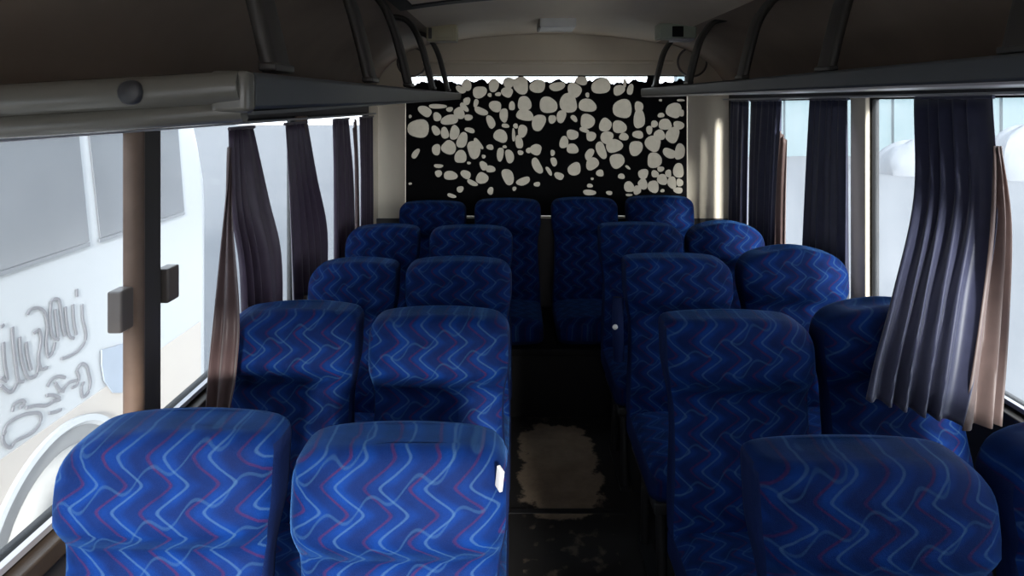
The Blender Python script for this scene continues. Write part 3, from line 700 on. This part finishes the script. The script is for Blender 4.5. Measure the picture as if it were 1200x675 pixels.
# ------------------------------------------------------------------ outside: the yard and the white bus alongside
w = MB(); w.box(-60, 70, -40, 90, GZ-.2, GZ); struct(w.build('ground', M['ground']))
w = MB(); w.box(XB_+.30, 4.5, -8, 14, GZ, GZ+.04); struct(w.build('trim_18', M['bounce_pad']))  # unseen pale slab added to bounce light up through the windows
STROKES = [[(3.851,0.641),(3.856,0.594)],[(3.641,0.637),(3.631,0.534),(3.651,0.435),(3.702,0.395)],[(3.631,0.619),(3.661,0.638),(3.702,0.619),(3.718,0.548),(3.733,0.456),(3.754,0.398)],[(3.754,0.566),(3.769,0.459),(3.79,0.385),(3.829,0.356)],[(3.818,0.561),(3.829,0.453),(3.851,0.37)],[(3.901,0.535),(3.908,0.442),(3.931,0.373),(3.931,0.311),(3.874,0.272),(3.786,0.268),(3.722,0.278)],[(3.461,0.617),(3.489,0.636),(3.544,0.625),(3.592,0.582),(3.611,0.498),(3.602,0.417),(3.611,0.343)],[(3.507,0.5),(3.544,0.507),(3.563,0.445),(3.544,0.355),(3.563,0.285),(3.611,0.273)],[(3.408,0.515),(3.417,0.418),(3.443,0.327),(3.47,0.276),(3.525,0.266),(3.544,0.314)],[(3.357,0.586),(3.365,0.491),(3.382,0.379),(3.4,0.292),(3.435,0.271)],[(3.299,0.528),(3.307,0.422),(3.323,0.325),(3.282,0.355)],[(3.282,0.317),(3.323,0.27),(3.357,0.252),(3.391,0.283)],[(3.671,0.578),(3.685,0.487),(3.698,0.411)],[(3.452,0.472),(3.467,0.385),(3.489,0.309)],[(3.282,0.611),(3.302,0.617)],[(3.611,0.329),(3.651,0.342),(3.671,0.392)],[(3.611,0.167),(3.641,0.19),(3.691,0.19),(3.754,0.156)],[(3.671,0.162),(3.722,0.097),(3.786,0.113),(3.851,0.1)],[(3.863,0.163),(3.896,0.18),(3.943,0.146),(3.966,0.082),(3.978,0.031),(3.954,-0.021),(3.908,-0.023),(3.896,0.035),(3.919,0.063)],[(3.851,0.16),(3.874,0.106),(3.851,0.07),(3.807,0.074)],[(3.602,0.122),(3.661,0.095),(3.712,0.051),(3.641,0.069)],[(3.452,0.122),(3.525,0.101),(3.602,0.066),(3.671,0.062)],[(3.357,0.147),(3.374,0.178),(3.417,0.178),(3.443,0.153),(3.408,0.142)],[(3.299,0.065),(3.332,0.1),(3.417,0.098),(3.507,0.069),(3.554,0.04),(3.554,-0.009),(3.489,-0.031),(3.382,-0.017),(3.348,-0.032),(3.307,0.003),(3.295,0.048),(3.315,0.07)],[(3.621,0.014),(3.681,-0.007),(3.722,-0.012)],[(3.702,0.106),(3.743,0.08)]]
LAMP_MARK = [(4.075,0.195),(4.19,0.171),(4.299,0.153),(4.304,0.008),(4.287,-0.169),(4.19,-0.126),(4.1,-0.006),(4.075,0.1)]
XB = -2.6
root = empty('bus', (XB, 2.2, GZ)); tag(root, 'white parked bus with grey script lettering outside the left windows', 'bus')
oy = 2.2
def sil(z):  # where the bus ends (raked, rounded rear) at height z
    t = smoothstep(.9, 2.3, z); return 5.62 - .42*t
w = MB(); zs = [-.75, -.3, .1, .5, .88, 1.1, 1.4, 1.7, 1.9, 2.05, 2.12]
rings = []
for z in zs:
    ins = .0 if z < 1.9 else (.05 if z < 2.0 else .14 if z < 2.1 else .32)
    y1 = sil(z); y0 = -3.6; r = .22; ring = []
    xo, xi = -ins, -2.4+ins
    for (cx, cy, a0) in ((xo-r, y1-r, 0), (xi+r, y1-r, 90), (xi+r, y0+r, 180), (xo-r, y0+r, 270)):
        for k in range(7):
            a = math.radians(a0+15*k); ring.append((cx+r*math.cos(a), cy+r*math.sin(a)-oy, z-GZ))
    rings.append(ring)
w.rings(rings); w.build('body', M['bus'], root, smooth=True)
w = MB(); w.box(0, .006, -3.3-oy, 5.38-oy, -.74-GZ, -.06-GZ); w.build('reflection_band', M['bus_peach'], root)  # peach light reflected off the ground, painted as a band on the body
for (ya, yb) in ((-3.2, -1.2), (-1.14, .9), (.96, 2.45), (2.52, 3.88), (3.97, 5.02)):
    top = 1.86; sl = .10
    w = MB(); w.rings([[(xx, ya+sl-oy, .90-GZ), (xx, yb+sl-oy-.02, .90-GZ), (xx, yb-sl*.6-oy, top-GZ), (xx, ya-sl*.6-oy, top-GZ)] for xx in (.002, .010)])
    f_ = w.build('side_window', M['bus_glass'], root)
    w = MB(); w.box(.008, .014, ya+.08-oy, yb+.08-oy, .872-GZ, .896-GZ); w.build('window_seal', M['bus_seal'], f_)
random.seed(11)
w = MB()
for st in STROKES:
    pts = spline([(.006, y-oy, z-GZ) for y, z in st], 5) if len(st) > 2 else [Vector((.006, y-oy, z-GZ)) for y, z in st]
    w.tube(pts, 0, 8, flat=(.0095, .003, (0, .5, .8)))
tag(w.build('lettering', M['ink'], root), 'grey calligraphic lettering')
w = MB(); w.rings([[(xx, y-oy, z-GZ) for y, z in LAMP_MARK] for xx in (.006, .014)]); w.build('marking', M['ink_blue'], root)
for yc in (3.72, -1.9):
    zc = -.70-GZ
    w = MB(); w.disc((.004, yc-oy, zc), (1, 0, 0), .56, .006, 48); a_ = w.build('wheel_arch', M['arch'], root)
    w = MB(); n = 40
    prof = [(.60, .0), (.60, .03), (.565, .035), (.545, .012)]
    w.rings([[(d, yc-oy+q*math.cos(PI*k/n), zc+q*math.sin(PI*k/n)) for k in range(n+1)] for q, d in prof], closed=False); w.build('arch_lip', M['bus'], root, smooth=True)
    wh = empty('wheel', (.012, yc-oy, zc)); wh.parent = root
    w = MB(); prof = [(.26, .05), (.30, .075), (.38, .085), (.43, .07), (.45, .03), (.45, .0)]
    w.rings([[(d, q*math.cos(2*PI*k/n), q*math.sin(2*PI*k/n)) for k in range(n)] for q, d in prof], cap=False); w.build('tyre', M['tyre'], wh, smooth=True)
    w = MB(); prof = [(.262, .055), (.24, .065), (.21, .03), (.12, .02), (.10, .06), (.04, .07)]
    w.rings([[(d, q*math.cos(2*PI*k/n), q*math.sin(2*PI*k/n)) for k in range(n)] for q, d in prof]); w.build('rim', M['hub'], wh, smooth=True)
# far side of the yard to the right: a pale wall and heaps of rubble
w = MB(); w.box(9, 50, 36, 36.4, GZ, GZ+7.5)
for k in range(14): w.box(9.0+k*3, 9.35+k*3, 35.8, 36.0, GZ, GZ+7.5)
w.box(9, 50, 35.75, 36.45, GZ+7.5, GZ+7.7)
tag(w.build('yard_wall', M['yard']), 'pale blue boundary wall far beyond the right windows', 'wall')
def heap(x, y, rx, ry, h, label, seed):
    rn = random.Random(seed); w = MB(); n = 28; rings = []
    ph = [rn.uniform(0, 6.28) for _ in range(5)]
    for j in range(9):
        q = j/8; z = h*math.sin(q*PI/2)*(1 if j else 0); r = math.cos(q*PI/2)*.97+.03
        rings.append([(rx*r*math.cos(2*PI*k/n)*(1+.12*math.sin(3*2*PI*k/n+ph[0]+q*2)+.07*math.sin(7*2*PI*k/n+ph[1]+q*5)),
                       ry*r*math.sin(2*PI*k/n)*(1+.12*math.sin(2*2*PI*k/n+ph[2])+.06*math.sin(5*2*PI*k/n+ph[3]-q*4)), z*(1+.06*math.sin(4*2*PI*k/n+ph[4]))) for k in range(n)])
    w.rings(rings)
    tag(w.build('rubble_heap', M['rubble'], smooth=True, loc=(x, y, GZ)), label, 'rubble heap', 'rubble heaps in the yard')
heap(16.6, 27.0, 1.6, 1.2, 1.35, 'pale rubble heap in the yard, seen left of the big navy curtain', 1)
heap(18.9, 28.5, 1.2, 1.0, .95, 'smaller pale rubble heap just right of the other by the big curtain', 2)
heap(19.9, 25.2, 1.7, 1.2, 2.0, 'tall pale rubble heap at the right edge of the picture', 3)

# ------------------------------------------------------------------ light, sky and camera
wd = bpy.data.worlds.new('sky'); SC.world = wd; wd.use_nodes = True
t = wd.node_tree; t.nodes.clear()
o = N(t, 'ShaderNodeOutputWorld'); bg = N(t, 'ShaderNodeBackground')
tc = N(t, 'ShaderNodeTexCoord'); sp = N(t, 'ShaderNodeSeparateXYZ'); L(t, tc.outputs['Generated'], sp.inputs[0])
mr = N(t, 'ShaderNodeMapRange'); L(t, sp.outputs[2], mr.inputs[0]); mr.inputs[1].default_value = 0; mr.inputs[2].default_value = .8
L(t, mixc(t, mr.outputs[0], (.96, .97, 1.0), (.78, .88, 1.0)), bg.inputs[0]); bg.inputs[1].default_value = 3.5
L(t, bg.outputs[0], o.inputs[0])
sun = bpy.data.lights.new('sun', 'SUN'); sun.energy = 11.0; sun.angle = math.radians(8); sun.color = (1, .97, .92)
so = bpy.data.objects.new('sun', sun); C.objects.link(so)
d = Vector((-.20, 1.0, -.31)).normalized()     # hazy sun low in front of the bus, shining in through the windscreen
so.rotation_euler = d.to_track_quat('-Z', 'Y').to_euler()

cam = bpy.data.cameras.new('camera'); co = bpy.data.objects.new('camera', cam); C.objects.link(co)
co.location = (0, 0, H); co.rotation_euler = (PI/2, 0, 0)
cam.sensor_width = 36; cam.lens = 760/1200*36
cam.shift_x = -2/1200; cam.shift_y = -(337.5-122)/1200
cam.clip_start = .02; cam.clip_end = 300
SC.camera = co
vs = SC.view_settings; vs.view_transform = 'Standard'; vs.look = 'None'; vs.exposure = 0.0; vs.gamma = 1; vs.use_curve_mapping = False
SC.cycles.use_denoising = True
SC.cycles.max_bounces = 10; SC.cycles.transparent_max_bounces = 16
